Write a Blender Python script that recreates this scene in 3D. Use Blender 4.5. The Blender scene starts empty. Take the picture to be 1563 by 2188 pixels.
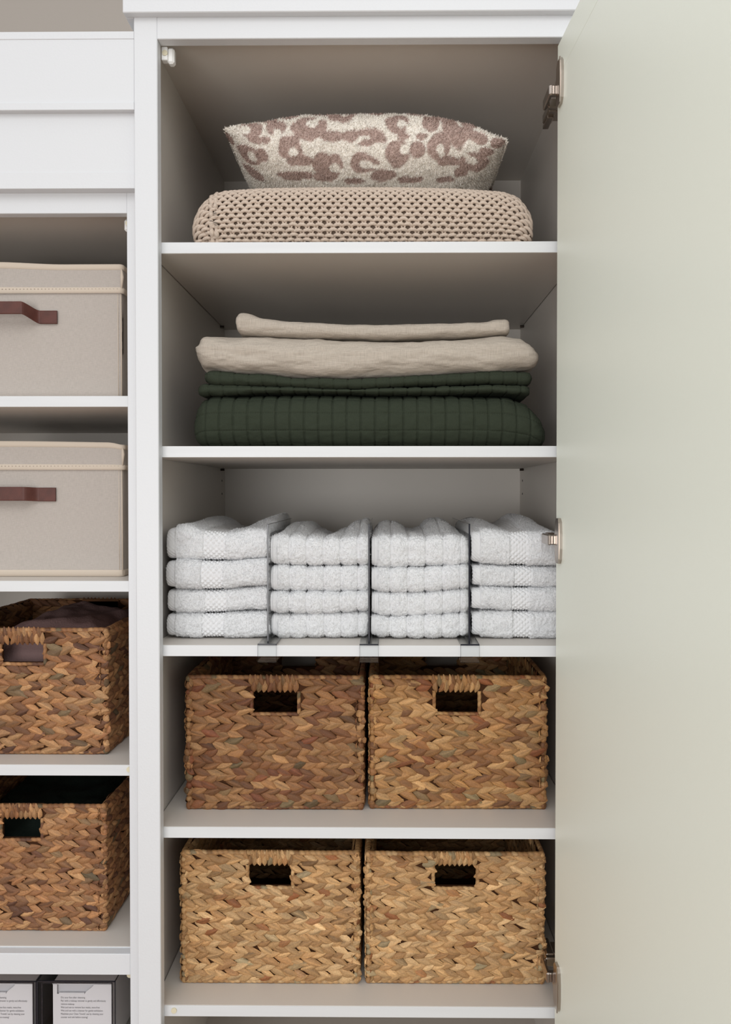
import bpy, math, numpy as np
from mathutils import Matrix, Vector
rng = np.random.default_rng(7)
S = bpy.context.scene
# ------------------------------------------------------------------ camera
F, PX, PY = 1580.0, 812.0, 1076.0
PITCH, YAW = math.atan(21/F), math.atan(13/F)
CAM = np.array([0.0, -1.221, 1.5])
cd = bpy.data.cameras.new('camera'); cam = bpy.data.objects.new('camera', cd)
S.collection.objects.link(cam); S.camera = cam
cam.location = CAM; cam.rotation_euler = (math.pi/2-PITCH, 0, YAW)
cd.sensor_width = 36; cd.lens = F*36/2188; cd.clip_start = .02
cd.shift_x = (781.5-PX)/2188; cd.shift_y = (PY-1094)/2188
# ------------------------------------------------------------------ light
S.view_settings.view_transform = 'Standard'; S.view_settings.look = 'None'
S.view_settings.exposure = 0.38; S.view_settings.gamma = 1.0
S.view_settings.use_curve_mapping = False
W = bpy.data.worlds.new('room_light'); S.world = W; W.use_nodes = True
wn = W.node_tree.nodes; wl = W.node_tree.links; wn.clear()
wo = wn.new('ShaderNodeOutputWorld'); wb = wn.new('ShaderNodeBackground')
tc = wn.new('ShaderNodeTexCoord'); sp = wn.new('ShaderNodeSeparateXYZ')
mr = wn.new('ShaderNodeMapRange'); cr = wn.new('ShaderNodeValToRGB')
wl.new(tc.outputs['Generated'], sp.inputs[0]); wl.new(sp.outputs['Z'], mr.inputs['Value'])
mr.inputs['From Min'].default_value = -1; mr.inputs['From Max'].default_value = 1
wl.new(mr.outputs['Result'], cr.inputs['Fac'])
el = cr.color_ramp.elements
el[0].position = 0.15; el[0].color = (.20, .165, .145, 1)
el[1].position = .95; el[1].color = (1.1, 1.11, 1.12, 1)
e = el.new(.42); e.color = (.42, .385, .36, 1)
e = el.new(.56); e.color = (.80, .81, .82, 1)
e = el.new(.72); e.color = (1.08, 1.09, 1.10, 1)
wl.new(cr.outputs[0], wb.inputs['Color']); wb.inputs['Strength'].default_value = 0.68
wl.new(wb.outputs[0], wo.inputs[0])
def area(name, loc, target, size, power, col=(1,1,1)):
    d = bpy.data.lights.new(name, 'AREA'); d.shape = 'RECTANGLE'; d.size, d.size_y = size
    d.energy = power; d.color = col
    o = bpy.data.objects.new(name, d); S.collection.objects.link(o); o.location = loc
    o.rotation_euler = (Vector(target)-Vector(loc)).to_track_quat('-Z', 'Y').to_euler(); return o
area('front_fill_light', (-1.0, -3.3, 1.25), (0, 0, 1.5), (1.8, 1.3), 34, (1, .995, .98))  # added soft fill behind the camera, lowered to reach into the middle shelf

area('top_fill_light', (.1, -2.1, 3.0), (0, 0, 1.2), (1.3, 1.3), 12, (1, .99, .97))  # added overhead fill that brightens the towel and shelf tops

# ------------------------------------------------------------------ helpers
_R = np.array((Matrix.Rotation(YAW, 3, 'Z') @ Matrix.Rotation(math.pi/2-PITCH, 3, 'X')))
def P(px, py, Y):
    d = _R @ np.array([(px-PX)/F, -(py-PY)/F, -1.0])
    return CAM + d*((Y-CAM[1])/d[1])
def PXs(px, py, Y): return P(px, py, Y)[0]
def PZ(py, Y, px=783): return P(px, py, Y)[2]
def project(p):
    q = (p-CAM) @ _R
    return PX + F*q[..., 0]/-q[..., 2], PY - F*q[..., 1]/-q[..., 2]
def lin(r, g, b):
    f = lambda c: (c/255/12.92 if c/255 <= .04045 else ((c/255+.055)/1.055)**2.4)
    return (f(r), f(g), f(b))
ORI = {}
def thing(name, label, cat, loc, group=None):
    o = bpy.data.objects.new(name, None); o.empty_display_size = .02
    S.collection.objects.link(o); o.location = loc; ORI[o.name] = np.array(loc, float)
    o['label'] = label; o['category'] = cat
    if group: o['group'] = group
    return o
def mk(name, V, Fc, mat, parent=None, smooth=True, col=None, matidx=None, uv=None, origin=None):
    V = np.asarray(V, float); me = bpy.data.meshes.new(name)
    org = ORI[parent.name] if parent else (np.array(origin, float) if origin is not None else np.array([V[:,0].mean(), V[:,1].mean(), V[:,2].min()]))
    V = V-org
    if isinstance(Fc, np.ndarray): groups = [Fc]
    else: groups = [np.asarray(g) for g in Fc if len(g)]
    nl = sum(g.size for g in groups); nf = sum(len(g) for g in groups)
    me.vertices.add(len(V)); me.vertices.foreach_set('co', V.astype(np.float32).ravel())
    me.loops.add(nl); me.polygons.add(nf)
    me.loops.foreach_set('vertex_index', np.concatenate([g.ravel() for g in groups]).astype(np.int32))
    cnt = np.concatenate([np.full(len(g), g.shape[1]) for g in groups])
    st = np.concatenate([[0], np.cumsum(cnt)[:-1]])
    me.polygons.foreach_set('loop_start', st.astype(np.int32)); me.polygons.foreach_set('loop_total', cnt.astype(np.int32))
    me.polygons.foreach_set('use_smooth', np.full(nf, bool(smooth)))
    for m in (mat if isinstance(mat, (list, tuple)) else [mat]): me.materials.append(m)
    if matidx is not None: me.polygons.foreach_set('material_index', np.asarray(matidx, np.int32))
    me.update(calc_edges=True); me.validate()
    if col is not None:
        a = me.color_attributes.new('Col', 'FLOAT_COLOR', 'POINT')
        c = np.ones((len(V), 4), np.float32); c[:, :3] = col; a.data.foreach_set('color', c.ravel())
    o = bpy.data.objects.new(name, me); S.collection.objects.link(o)
    if parent: o.parent = parent; ORI[o.name] = org
    else: o.location = org; ORI[o.name] = org
    return o
def tag(o, label, cat, group=None, kind=None):
    if label: o['label'] = label
    if cat: o['category'] = cat
    if group: o['group'] = group
    if kind: o['kind'] = kind
    return o
class MB:
    """collects simple solids for one mesh"""
    def __init__(s): s.V = []; s.Q = []; s.T = []; s.n = 0; s.C = []
    def add(s, V, Q=None, T=None, col=(1,1,1)):
        V = np.asarray(V, float); s.V.append(V)
        if Q is not None and len(Q): s.Q.append(np.asarray(Q)+s.n)
        if T is not None and len(T): s.T.append(np.asarray(T)+s.n)
        c = np.asarray(col, float); s.C.append(np.broadcast_to(c, (len(V), 3)) if c.ndim == 1 else c)
        s.n += len(V); return s
    def box(s, x0, x1, y0, y1, z0, z1, bev=0.0, col=(1,1,1), M=None):
        if bev <= 0:
            V = [(x,y,z) for x in (x0,x1) for y in (y0,y1) for z in (z0,z1)]
            Q = [(0,1,3,2),(4,6,7,5),(0,4,5,1),(2,3,7,6),(0,2,6,4),(1,5,7,3)]; T = []
        else:
            V = []; Q = []; T = []; idx = {}
            for i, x in enumerate((x0,x1)):
                for j, y in enumerate((y0,y1)):
                    for k, z in enumerate((z0,z1)):
                        sx, sy, sz = 1-2*i, 1-2*j, 1-2*k
                        for a, o in enumerate(((0,1,1),(1,0,1),(1,1,0))):
                            idx[i,j,k,a] = len(V); V.append((x+sx*bev*o[0], y+sy*bev*o[1], z+sz*bev*o[2]))
                        T.append([idx[i,j,k,0], idx[i,j,k,1], idx[i,j,k,2]])
            for i in (0,1):
                Q += [[idx[i,0,0,0],idx[i,0,1,0],idx[i,1,1,0],idx[i,1,0,0]], [idx[0,i,0,1],idx[0,i,1,1],idx[1,i,1,1],idx[1,i,0,1]], [idx[0,0,i,2],idx[0,1,i,2],idx[1,1,i,2],idx[1,0,i,2]]]
            for i in (0,1):
                for j in (0,1):
                    Q.append([idx[i,j,0,0],idx[i,j,1,0],idx[i,j,1,1],idx[i,j,0,1]])
                    Q.append([idx[i,0,j,0],idx[i,1,j,0],idx[i,1,j,2],idx[i,0,j,2]])
                    Q.append([idx[0,i,j,1],idx[1,i,j,1],idx[1,i,j,2],idx[0,i,j,2]])
            c = np.array([(x0+x1)/2,(y0+y1)/2,(z0+z1)/2]); A = np.array(V)
            def fix(f):
                p = A[list(f)]; n = np.cross(p[1]-p[0], p[2]-p[0])
                return list(f) if n @ (p.mean(0)-c) > 0 else list(f)[::-1]
            Q = [fix(f) for f in Q]; T = [fix(f) for f in T]
        V = np.array(V, float)
        if M is not None: V = M(V)
        return s.add(V, Q, T, col)
    def prism(s, poly, axis, a0, a1, col=(1,1,1), M=None):
        """poly: 2D points, extruded along axis; n-gon faces fanned from a centre"""
        n = len(poly); oth = [i for i in range(3) if i != axis]; V = np.zeros((2*n+2, 3))
        c = np.mean(poly, 0)
        for k, a in enumerate((a0, a1)):
            V[k*n:(k+1)*n, oth] = poly; V[k*n:(k+1)*n, axis] = a
            V[2*n+k, oth] = c; V[2*n+k, axis] = a
        i = np.arange(n); j = (i+1) % n
        Q = np.stack([i, j, j+n, i+n], 1)
        T = np.concatenate([np.stack([j, i, np.full(n, 2*n)], 1), np.stack([i+n, j+n, np.full(n, 2*n+1)], 1)])
        if M is not None: V = M(V)
        return s.add(V, Q, T, col)
    def tube(s, pts, r, k=8, col=(1,1,1), closed=False):
        pts = np.asarray(pts, float); n = len(pts); r = np.broadcast_to(r, n)
        tg = (np.roll(pts, -1, 0)-np.roll(pts, 1, 0)) if closed else np.gradient(pts, axis=0)
        tg /= np.linalg.norm(tg, axis=1, keepdims=True)+1e-12
        up = np.array([0,0,1.]) if abs(tg[:,2]).mean() < .8 else np.array([0,1.,0])
        a = np.cross(tg, up); a /= np.linalg.norm(a, axis=1, keepdims=True)+1e-12; b = np.cross(a, tg)
        th = np.arange(k)/k*2*np.pi
        V = pts[:,None]+r[:,None,None]*(np.cos(th)[None,:,None]*a[:,None]+np.sin(th)[None,:,None]*b[:,None])
        V = V.reshape(-1,3); Q = []
        for i in range(n if closed else n-1):
            for j in range(k): i2 = (i+1) % n; Q.append((i*k+j, i*k+(j+1)%k, i2*k+(j+1)%k, i2*k+j))
        T = []
        if not closed:
            V = np.concatenate([V, pts[[0,-1]]]); m = n*k
            for j in range(k): T.append((j, m, (j+1)%k)); T.append(((n-1)*k+j, (n-1)*k+(j+1)%k, m+1))
        return s.add(V, Q, T, col)
    def build(s, name, mat, parent=None, smooth=False, col=False, **kw):
        V = np.concatenate(s.V); g = []
        if s.Q: g.append(np.concatenate(s.Q))
        if s.T: g.append(np.concatenate(s.T))
        return mk(name, V, g, mat, parent, smooth, np.concatenate(s.C) if col else None, **kw)
def vnoise(p, seed=0):
    p = np.asarray(p, float); i = np.floor(p).astype(np.int64); f = p-i; f = f*f*(3-2*f)
    def h(a, b, c):
        n = (a*374761393+b*668265263+c*2147483647+seed*1274126177) & 0xffffffff
        n = ((n ^ (n >> 13))*1274126177) & 0xffffffff
        return ((n ^ (n >> 16)) & 0xffff)/65535.0
    r = 0
    for dx in (0,1):
        for dy in (0,1):
            for dz in (0,1):
                w = (f[...,0] if dx else 1-f[...,0])*(f[...,1] if dy else 1-f[...,1])*(f[...,2] if dz else 1-f[...,2])
                r = r+w*h(i[...,0]+dx, i[...,1]+dy, i[...,2]+dz)
    return r*2-1
def fbm(p, seed=0, o=3):
    r = 0; a = 1.
    for k in range(o): r = r+a*vnoise(np.asarray(p)*2**k, seed+k); a *= .5
    return r
# ------------------------------------------------------------------ materials
def mat(name, col, rough=.5, bump=None, attr=False, var=None, metal=0, spec=.5, sheen=0, weave=None):
    m = bpy.data.materials.new(name); m.use_nodes = True; n = m.node_tree.nodes; l = m.node_tree.links
    b = n['Principled BSDF']; b.inputs['Roughness'].default_value = rough
    b.inputs['Metallic'].default_value = metal; b.inputs['Specular IOR Level'].default_value = spec
    if sheen: b.inputs['Sheen Weight'].default_value = sheen
    c4 = (*lin(*col), 1); b.inputs['Base Color'].default_value = c4
    tcn = n.new('ShaderNodeTexCoord'); src = None
    if attr:
        a = n.new('ShaderNodeVertexColor'); a.layer_name = 'Col'; src = a.outputs['Color']
    if var or weave:
        mx = n.new('ShaderNodeMix'); mx.data_type = 'RGBA'; mx.blend_type = 'MULTIPLY'; mx.inputs['Factor'].default_value = 1
        if src: l.new(src, mx.inputs['A'])
        else: mx.inputs['A'].default_value = c4
        mp = n.new('ShaderNodeMapping'); l.new(tcn.outputs['Object'], mp.inputs[0])
        sc, lo, hi = var or weave; mp.inputs['Scale'].default_value = sc
        nz = n.new('ShaderNodeTexNoise'); nz.inputs['Scale'].default_value = 1; nz.inputs['Detail'].default_value = 3
        l.new(mp.outputs[0], nz.inputs['Vector'])
        fac = nz.outputs['Fac']
        if weave:
            mp2 = n.new('ShaderNodeMapping'); l.new(tcn.outputs['Object'], mp2.inputs[0]); mp2.inputs['Scale'].default_value = (sc[2], sc[1], sc[0])
            nz2 = n.new('ShaderNodeTexNoise'); nz2.inputs['Scale'].default_value = 1; nz2.inputs['Detail'].default_value = 3
            l.new(mp2.outputs[0], nz2.inputs['Vector'])
            av = n.new('ShaderNodeMath'); av.operation = 'ADD'; l.new(nz.outputs['Fac'], av.inputs[0]); l.new(nz2.outputs['Fac'], av.inputs[1])
            hv = n.new('ShaderNodeMath'); hv.operation = 'MULTIPLY'; l.new(av.outputs[0], hv.inputs[0]); hv.inputs[1].default_value = .5
            fac = hv.outputs[0]
        rmp = n.new('ShaderNodeValToRGB'); l.new(fac, rmp.inputs['Fac'])
        rmp.color_ramp.elements[0].position = .35; rmp.color_ramp.elements[0].color = (lo,lo,lo,1)
        rmp.color_ramp.elements[1].position = .62; rmp.color_ramp.elements[1].color = (hi,hi,hi,1)
        l.new(rmp.outputs[0], mx.inputs['B']); src = mx.outputs['Result']
    if src: l.new(src, b.inputs['Base Color'])
    if bump:
        sc, dist = bump
        nb = n.new('ShaderNodeTexNoise'); nb.inputs['Scale'].default_value = sc; nb.inputs['Detail'].default_value = 4
        l.new(tcn.outputs['Object'], nb.inputs['Vector'])
        bp = n.new('ShaderNodeBump'); bp.inputs['Distance'].default_value = dist; bp.inputs['Strength'].default_value = 1
        l.new(nb.outputs['Fac'], bp.inputs['Height']); l.new(bp.outputs[0], b.inputs['Normal'])
    return m
def acrylic(name, tint, gloss=.12):
    m = bpy.data.materials.new(name); m.use_nodes = True; n = m.node_tree.nodes; l = m.node_tree.links; n.clear()
    o = n.new('ShaderNodeOutputMaterial'); t = n.new('ShaderNodeBsdfTransparent'); g = n.new('ShaderNodeBsdfGlossy')
    t.inputs[0].default_value = (*tint, 1); g.inputs['Roughness'].default_value = .04
    lw = n.new('ShaderNodeLayerWeight'); lw.inputs[0].default_value = .25; fr = n.new('ShaderNodeMath'); fr.operation = 'MULTIPLY'; fr.inputs[1].default_value = gloss; l.new(lw.outputs['Fresnel'], fr.inputs[0]); mx = n.new('ShaderNodeMixShader')
    l.new(fr.outputs[0], mx.inputs[0]); l.new(t.outputs[0], mx.inputs[1]); l.new(g.outputs[0], mx.inputs[2]); l.new(mx.outputs[0], o.inputs[0])
    return m
M_paint = mat('white_satin_paint', (213,215,218), .45, bump=(260, .0002))
M_board = mat('white_melamine', (208,202,195), .42, bump=(700, .00008))  # greyed below the front edges to deepen the interior shade
M_edge = mat('white_edge_banding', (214,216,218), .4, var=((6,6,90), .97, 1.0))
M_door = mat('door_lacquer', (238,242,230), .42, bump=(420, .0001))
M_wall = mat('taupe_wall_paint', (168,160,152), .8, bump=(120, .0003))
M_floor = mat('wood_floor', (150,118,95), .4, var=((1.5,14,1), .75, 1.1))
M_bracket = mat('white_plastic', (238,238,236), .3)
M_cap = mat('cream_plastic_cap', (214,206,180), .4)
M_metal = mat('nickel', (178,168,160), .22, metal=1)
M_darkmetal = mat('dark_nickel', (92,84,78), .35, metal=1)
M_hole = mat('dark_hole', (30,28,26), .8)
M_towel = mat('white_terry', (226,227,229), .95, spec=.1, bump=(1500, .0006))
M_pillow = mat('plush_pile', (230,225,216), .95, attr=True, spec=.1)
M_knit = mat('chunky_yarn', (203,186,171), .9, spec=.15, var=((500,500,500), .86, 1.06), bump=(900, .0005))
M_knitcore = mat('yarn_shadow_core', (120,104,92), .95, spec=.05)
M_linen = mat('natural_linen', (182,172,160), .9, spec=.1, weave=((60,500,1500), .80, 1.10), bump=(1300, .0004))
M_green = mat('green_cotton', (50,56,45), .9, spec=.15, weave=((200,600,1500), .9, 1.07), bump=(900, .0004))
M_canvas = mat('oat_canvas', (180,172,165), .9, spec=.1, weave=((120,300,1300), .90, 1.06), bump=(1600, .0003))
M_trim = mat('cream_bias_tape', (202,189,174), .85, spec=.1, bump=(1200, .0002))
M_leather = mat('brown_leather', (84,42,33), .55, bump=(900, .0002), var=((60,60,60), .85, 1.1))
M_weave = mat('water_hyacinth', (160,110,70), .62, attr=True, spec=.35, var=((420,700,900), .80, 1.08), bump=(800, .00035))
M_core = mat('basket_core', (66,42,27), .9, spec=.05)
M_mauve = mat('mauve_cotton', (128,104,102), .9, spec=.1, bump=(300, .0015))
M_black = mat('dark_green_cloth', (30,38,34), .9, spec=.1, bump=(200, .001))
M_carton = mat('carton_white', (214,211,214), .6)
M_ink = mat('grey_ink', (92,90,94), .6)
M_cartonin = mat('carton_inside', (190,188,192), .7)
M_clear = acrylic('clear_acrylic', (.985,.988,.988), .25)
M_clearedge = acrylic('clear_acrylic_clip', (.985,.99,.99), .5)
M_cliplip = acrylic('frosted_acrylic', (.80,.80,.81), .5)
M_edgereflect = mat('painted_edge_reflection', (26,28,38), .12, spec=.6)  # dark colour painted in for internal reflection along clear acrylic edges

# ------------------------------------------------------------------ key sizes
XL, XR, YB = PXs(322,1055,0), PXs(1245,1055,0), .567
FY = -.02                                    # face frame front
ZC = PZ(74, 0)                               # cabinet ceiling
S_TOP = [PZ(516.5,0), PZ(953,0), PZ(1379,0), PZ(1768,0), PZ(2150,0)]
TH = .0187
YL = .028; LX = -.427                        # left cabinet shelf plane, inner wall
L_TOP = [PZ(846,YL,140), PZ(1241,YL,140), PZ(1634,YL,140), PZ(2022,YL,140)]
LXL = -1.02
# ------------------------------------------------------------------ room
st = lambda o: tag(o, None, None, kind='structure')
st(MB().box(-3,2.2,.62,.70,0,2.75).build('wall_back', M_wall, origin=(0,.62,0)))
st(MB().box(-3,2.2,-3.6,.62,-.05,0).build('floor', M_floor, origin=(0,-1,0)))
# ------------------------------------------------------------------ tall cabinet
tall = thing('cabinet', 'tall white cabinet with its door open, shelves of folded bedding, white towels and baskets', 'cabinet', ((XL+XR)/2, .28, 0))
b = MB().box(XL-.018, XL, 0.0, YB, .05, ZC+.018)
b.build('side_panel', M_board, tall)
MB().box(XR, XR+.018, 0.0, YB, .05, ZC+.018).build('side_panel', M_board, tall)
MB().box(XL-.018, XR+.018, YB, YB+.012, .05, ZC+.018).build('back_panel', M_board, tall)
MB().box(XL, XR, 0.0, YB, ZC, ZC+.018).build('top_panel', M_board, tall)
MB().box(XL, XR, 0.0, YB, .08, .098).build('bottom_panel', M_board, tall)
for i, z in enumerate(S_TOP):
    s_ = MB().box(XL+.0016, XR-.0016, 0.0006, YB-.001, z-TH, z, .0005).build('shelf', M_board, tall)
    MB().box(XL+.0016, XR-.0016, -.0006, .0006, z-TH+.0003, z-.0003, .0003).build('edge_band', M_edge, s_)
MB().box(XL, XR, .12, YB, .35, .354).build('shelf', M_board, tall)
xs0, xs1 = PXs(286,90,FY), PXs(336,90,FY)
DX = PXs(1193,98,FY)
xr0, xr1 = DX+.036, DX+.036+.06
zh = PZ(82, FY, 560); zcr = PZ(25, -.033, 560)
f = MB().box(xs0, xs1, FY, -.0004, .05, zcr+.03, .0012)
f.box(xr0, xr1, FY, -.0004, .05, zcr+.03, .0012)
f.box(xs1-.0002, xr0+.0002, FY+.0003, -.0004, zh, zcr+.03, .001)
f.build('face_frame', M_paint, tall)
xc = PXs(262,12,-.033)
MB().box(xc, xr1+.02, -.033, FY+.001, zcr, zcr+.12, .0012).box(xc, xs0+.0, FY+.001, .4, zcr, zcr+.12, .001).build('crown_moulding', M_paint, tall)
# hinge cap bracket at upper left
def bracket(parent, x, y, z, sx, dx=.018, dz=.026, capx=.3):
    q = MB().box(*sorted((x, x+sx*dx*.5)), y, y+.012, z-dz*.85, z, .001)
    q.box(*sorted((x+sx*dx*.45, x+sx*dx)), y+.002, y+.016, z-dz, z, .003)
    o = q.build('corner_bracket', M_bracket, parent)
    th = np.arange(20)/20*2*np.pi
    MB().prism(np.stack([x+sx*dx*capx+.0045*np.cos(th), z-dz*.42+.0045*np.sin(th)], 1), 1, y-.0012, y+.001).build('cap', M_cap, o)
bx = PXs(344.5,110,.002)
bracket(tall, bx, .002, PZ(99,.002,350), 1, dx=.0205)
# screw cap on the lowest shelf
def disc(parent, px, py, Y, r, name='screw_cap', m=None):
    p = P(px, py, Y); th = np.arange(24)/24*2*np.pi
    MB().prism(np.stack([p[0]+r*np.cos(th), p[2]+r*np.sin(th)], 1), 1, Y-.0012, Y+.001).build(name, m or M_cap, parent)
disc(tall, 372, 2159, -.0012, .0046)
# shelf-pin holes & shelf pins on the side walls
for sgn, X in ((1, XL), (-1, XR)):
    for py in (1027, 1055):
        z = PZ(py, .53); y = .533; th = np.arange(10)/10*2*np.pi
        MB().prism(np.stack([y+.0026*np.cos(th), z+.0026*np.sin(th)], 1), 0, *sorted((X-.0005*sgn, X+.0006*sgn))).build('pin_hole', M_hole, tall)
    for z in S_TOP[:3]:
        for y in (.03, .52):
            MB().tube([(X, y, z-TH-.0035), (X+sgn*.009, y, z-TH-.0035)], .0028, 8).build('shelf_pin', M_darkmetal, tall)
# ------------------------------------------------------------------ door
A = math.radians(3.3); dd = np.array([math.sin(A), -math.cos(A)]); nn = np.array([math.cos(A), math.sin(A)])
def DM(V):                                    # local: x = along door toward the room, y = outward through thickness, z up
    V = np.asarray(V, float); o = V.copy()
    o[:,0] = DX+V[:,0]*dd[0]+V[:,1]*nn[0]; o[:,1] = FY+.001+V[:,0]*dd[1]+V[:,1]*nn[1]; return o
zd = PZ(98, FY, 1193); DW = .66
door = MB().box(0, DW, .001, .034, .06, zd, .001, M=DM).build('door', M_door, tall)
MB().box(.0, DW, 0.0, .0012, zd-.0505, zd, .0003, M=DM).box(.0, .0505, 0.0, .0012, .06, zd-.0505, .0003, M=DM)\
    .box(.0, DW, 0.0, .0012, .06, .11, .0003, M=DM).build('edge_frame', M_door, door)
MB().box(.0515, DW-.004, -.0005, .0014, .112, zd-.0517, .0004, M=DM).build('inner_panel', M_door, door)
def hinge(py, tilt):
    z = P(1193, py, FY)[2]
    q = MB()
    hh = .036; c = .007
    poly = [(.007,-hh+c),(.013,-hh),(.026,-hh),(.032,-hh+c),(.034,-.012),(.034,.012),(.032,hh-c),(.026,hh),(.013,hh),(.007,hh-c),(.006,.012),(.002,.008),(.002,-.008),(.006,-.012)]
    q.prism([(x, zz+z) for x, zz in poly], 1, -.0045, .0, M=DM)
    q.prism([(.027+.0*x, 0) if False else (x*.16+.0265, zz*.98+z) for x, zz in poly], 1, -.0062, -.0040, M=DM)
    n1 = q.n and sum(len(a) for a in q.Q)
    # knuckle arm reaching round to the cabinet side
    q.box(DX-.0105, DX+.006, FY+.002, FY+.012, z-.0078, z+.0078, .0015)
    q.box(DX-.0135, DX-.0075, FY+.001, .032, z-.0085, z+.0085, .0018)
    q.box(DX-.006, XR-.003, .022, .034, z-.0075, z+.0075, .002)
    q.box(DX-.004, DX+.012, .030, .080, z-.009, z+.009, .003)
    q.box(DX+.002, XR, .036, .072, z-.0065, z+.0065, .002)
    q.box(DX-.002, DX+.008, .046, .086, z-.013, z-.006, .001)
    q.box(XR-.004, XR, .03, .075, z-.026, z+.026, .0015)
    o = q.build('hinge', M_metal, door)
    th = np.arange(16)/16*2*np.pi
    for dz in (-.024, .024):
        pass
    return o
hinge(190, 0); hinge(1154, 0); hinge(2092, 0)
# ------------------------------------------------------------------ left cabinet
lc = thing('cabinet', 'lower white cabinet at the left with fabric boxes, woven baskets and clear boxes', 'cabinet', (-.72, .28, 0))
ztl = PZ(68, -.018, 140); LFY = .010
zr1 = PZ(456, LFY, 140)
MB().box(LX, LX+.0165, YL, YB, .05, zr1+.05).build('side_panel', M_board, lc)
MB().box(LXL-.018, LXL, YL, YB, .05, zr1+.05).build('side_panel', M_board, lc)
MB().box(LXL-.018, LX+.0165, YB, YB+.012, .05, zr1+.05).build('back_panel', M_board, lc)
MB().box(LXL, LX, YL, YB, zr1+.012, zr1+.03).build('top_panel', M_board, lc)
MB().box(LXL, LX, YL, YB, .08, .098).build('bottom_panel', M_board, lc)
for z in L_TOP:
    s_ = MB().box(LXL, LX-.0014, YL+.0006, YB-.001, z-TH, z, .0005).build('shelf', M_board, lc)
    MB().box(LXL, LX-.0014, YL-.0006, YL+.0006, z-TH+.0003, z-.0003, .0003).build('edge_band', M_edge, s_)
MB().box(LXL, LX, YL+.02, YB-.001, PZ(2290,YL,140)-.018, PZ(2290,YL,140)).build('shelf', M_board, lc)
xo = PXs(271,460,LFY)
f = MB().box(xo, xs0+.002, LFY, YL-.0008, .05, ztl-.02, .0008)
f.box(LXL-.018, LXL+.03, LFY, YL-.0008, .05, ztl-.02, .0008)
f.box(LXL+.03, xo, LFY+.0002, YL-.0008, zr1, PZ(405,LFY,140), .0008)
f.box(LXL+.03, xo, LFY+.0002, YL-.0008, PZ(2083,LFY,140), PZ(2038,LFY,140), .0008)
f.build('face_frame', M_paint, lc)
zu2, zu1 = PZ(403.5,-.008,140), PZ(235.5,-.019,140)
cm = MB().box(LXL-.03, xs0-.0003, -.008, YL, zu2, zu1+.01, .0008)
cm.box(LXL-.03, xs0-.0003, -.0088, -.007, zu2, PZ(368,-.008,140), .0006)
cm.box(LXL-.03, xs0-.0003, -.0175, .02, zu1, ztl, .0008)
cm.box(LXL-.03, xs0-.0003, -.0195, -.017, zu1, PZ(219,-.019,140), .0008)
cm.box(LXL-.03, xs0-.0003, -.0185, -.0170, PZ(84,-.018,140), ztl+.0002, .0006)
cm.box(LXL-.03, xs0-.0003, .02, .045, zu2, ztl-.03)
cm.build('crown_moulding', M_paint, lc)
bracket(lc, xo+.0005, YL, PZ(466,YL,262), -1, dx=.0125, dz=.021, capx=.35)
bracket(lc, PXs(282,2085,YL), YL, PZ(2079,YL,262), -1, dx=.011, dz=.0075, capx=.35)
disc(lc, 276.5, 1644, YL-.0016, .0046)
# ------------------------------------------------------------------ soft folded goods
def resample(pts, n):
    pts = np.array(pts, float); xs = np.linspace(pts[0,0], pts[-1,0], n)
    y = np.interp(xs, pts[:,0], pts[:,1]); k = max(3, n//28) | 1
    ker = np.hanning(k+2)[1:-1]; ker /= ker.sum(); yp = np.pad(y, k//2, mode='edge')
    return xs, np.convolve(yp, ker, 'valid')
def stadium(nose_frac, depth, n_in, n_nose, p=1.0):
    """closed fold profile: list of (y from front, z in -1..1), from back bottom round the nose to back top"""
    bo = [(depth-(depth-nose_frac)*k/n_in, -1.) for k in range(n_in)]
    th = np.linspace(-np.pi/2, np.pi/2, n_nose)
    no = [(nose_frac*(1-np.sign(np.cos(t))*abs(np.cos(t))**p), np.sign(np.sin(t))*abs(np.sin(t))**p) for t in th]
    to = [(nose_frac+(depth-nose_frac)*(k+1)/n_in, 1.) for k in range(n_in)]
    return np.array(bo+no+to)
def ellipse_sec(depth, n, p=1.0, front=.5):
    th = np.linspace(-np.pi*.5, np.pi*1.5, n, endpoint=False)   # from bottom via front
    y = -np.sign(np.cos(th))*abs(np.cos(th))**p; z = np.sign(np.sin(th))*abs(np.sin(th))**p
    return np.stack([depth*(y+1)/2, z], 1)
def grid(X, ZB, ZT, Yf, sec, end_r=.03, endmin=.25, endback=.03, topfun=None, endz=.5):
    X = np.asarray(X); L0 = X[0]; L1 = X[-1]
    du = np.minimum(X-L0, L1-X)/end_r; du = np.clip(du, 0, 1); e = np.sqrt(np.clip(1-(1-du)**2, 0, 1))
    H = (ZT-ZB)*(endmin+(1-endmin)*e); mid = ZB+(ZT-ZB)*endz
    cz = mid+(ZB+(ZT-ZB)/2-mid)*e
    y = Yf+sec[None,:,0]+(endback*(1-e))[:,None]*np.clip(1-sec[None,:,0]/.12, 0, 1)
    z = cz[:,None]+H[:,None]/2*sec[None,:,1]
    G = np.stack([np.broadcast_to(X[:,None], y.shape), y, z], -1).copy()
    if topfun is not None:
        w = (sec[:,1][None]+1)/2; G[...,2] += topfun((X-L0)[:,None]/(L1-L0), sec[None,:,0])*w*e[:,None]
    return G
def gnorm(G):
    du = np.gradient(G, axis=0); dt = np.roll(G, -1, 1)-np.roll(G, 1, 1)
    n = np.cross(du, dt); n /= np.linalg.norm(n, axis=-1, keepdims=True)+1e-12
    return n
def arclen(G):
    d = np.linalg.norm(np.diff(G, axis=1), axis=-1); return np.concatenate([np.zeros((len(G),1)), np.cumsum(d, 1)], 1)
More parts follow.
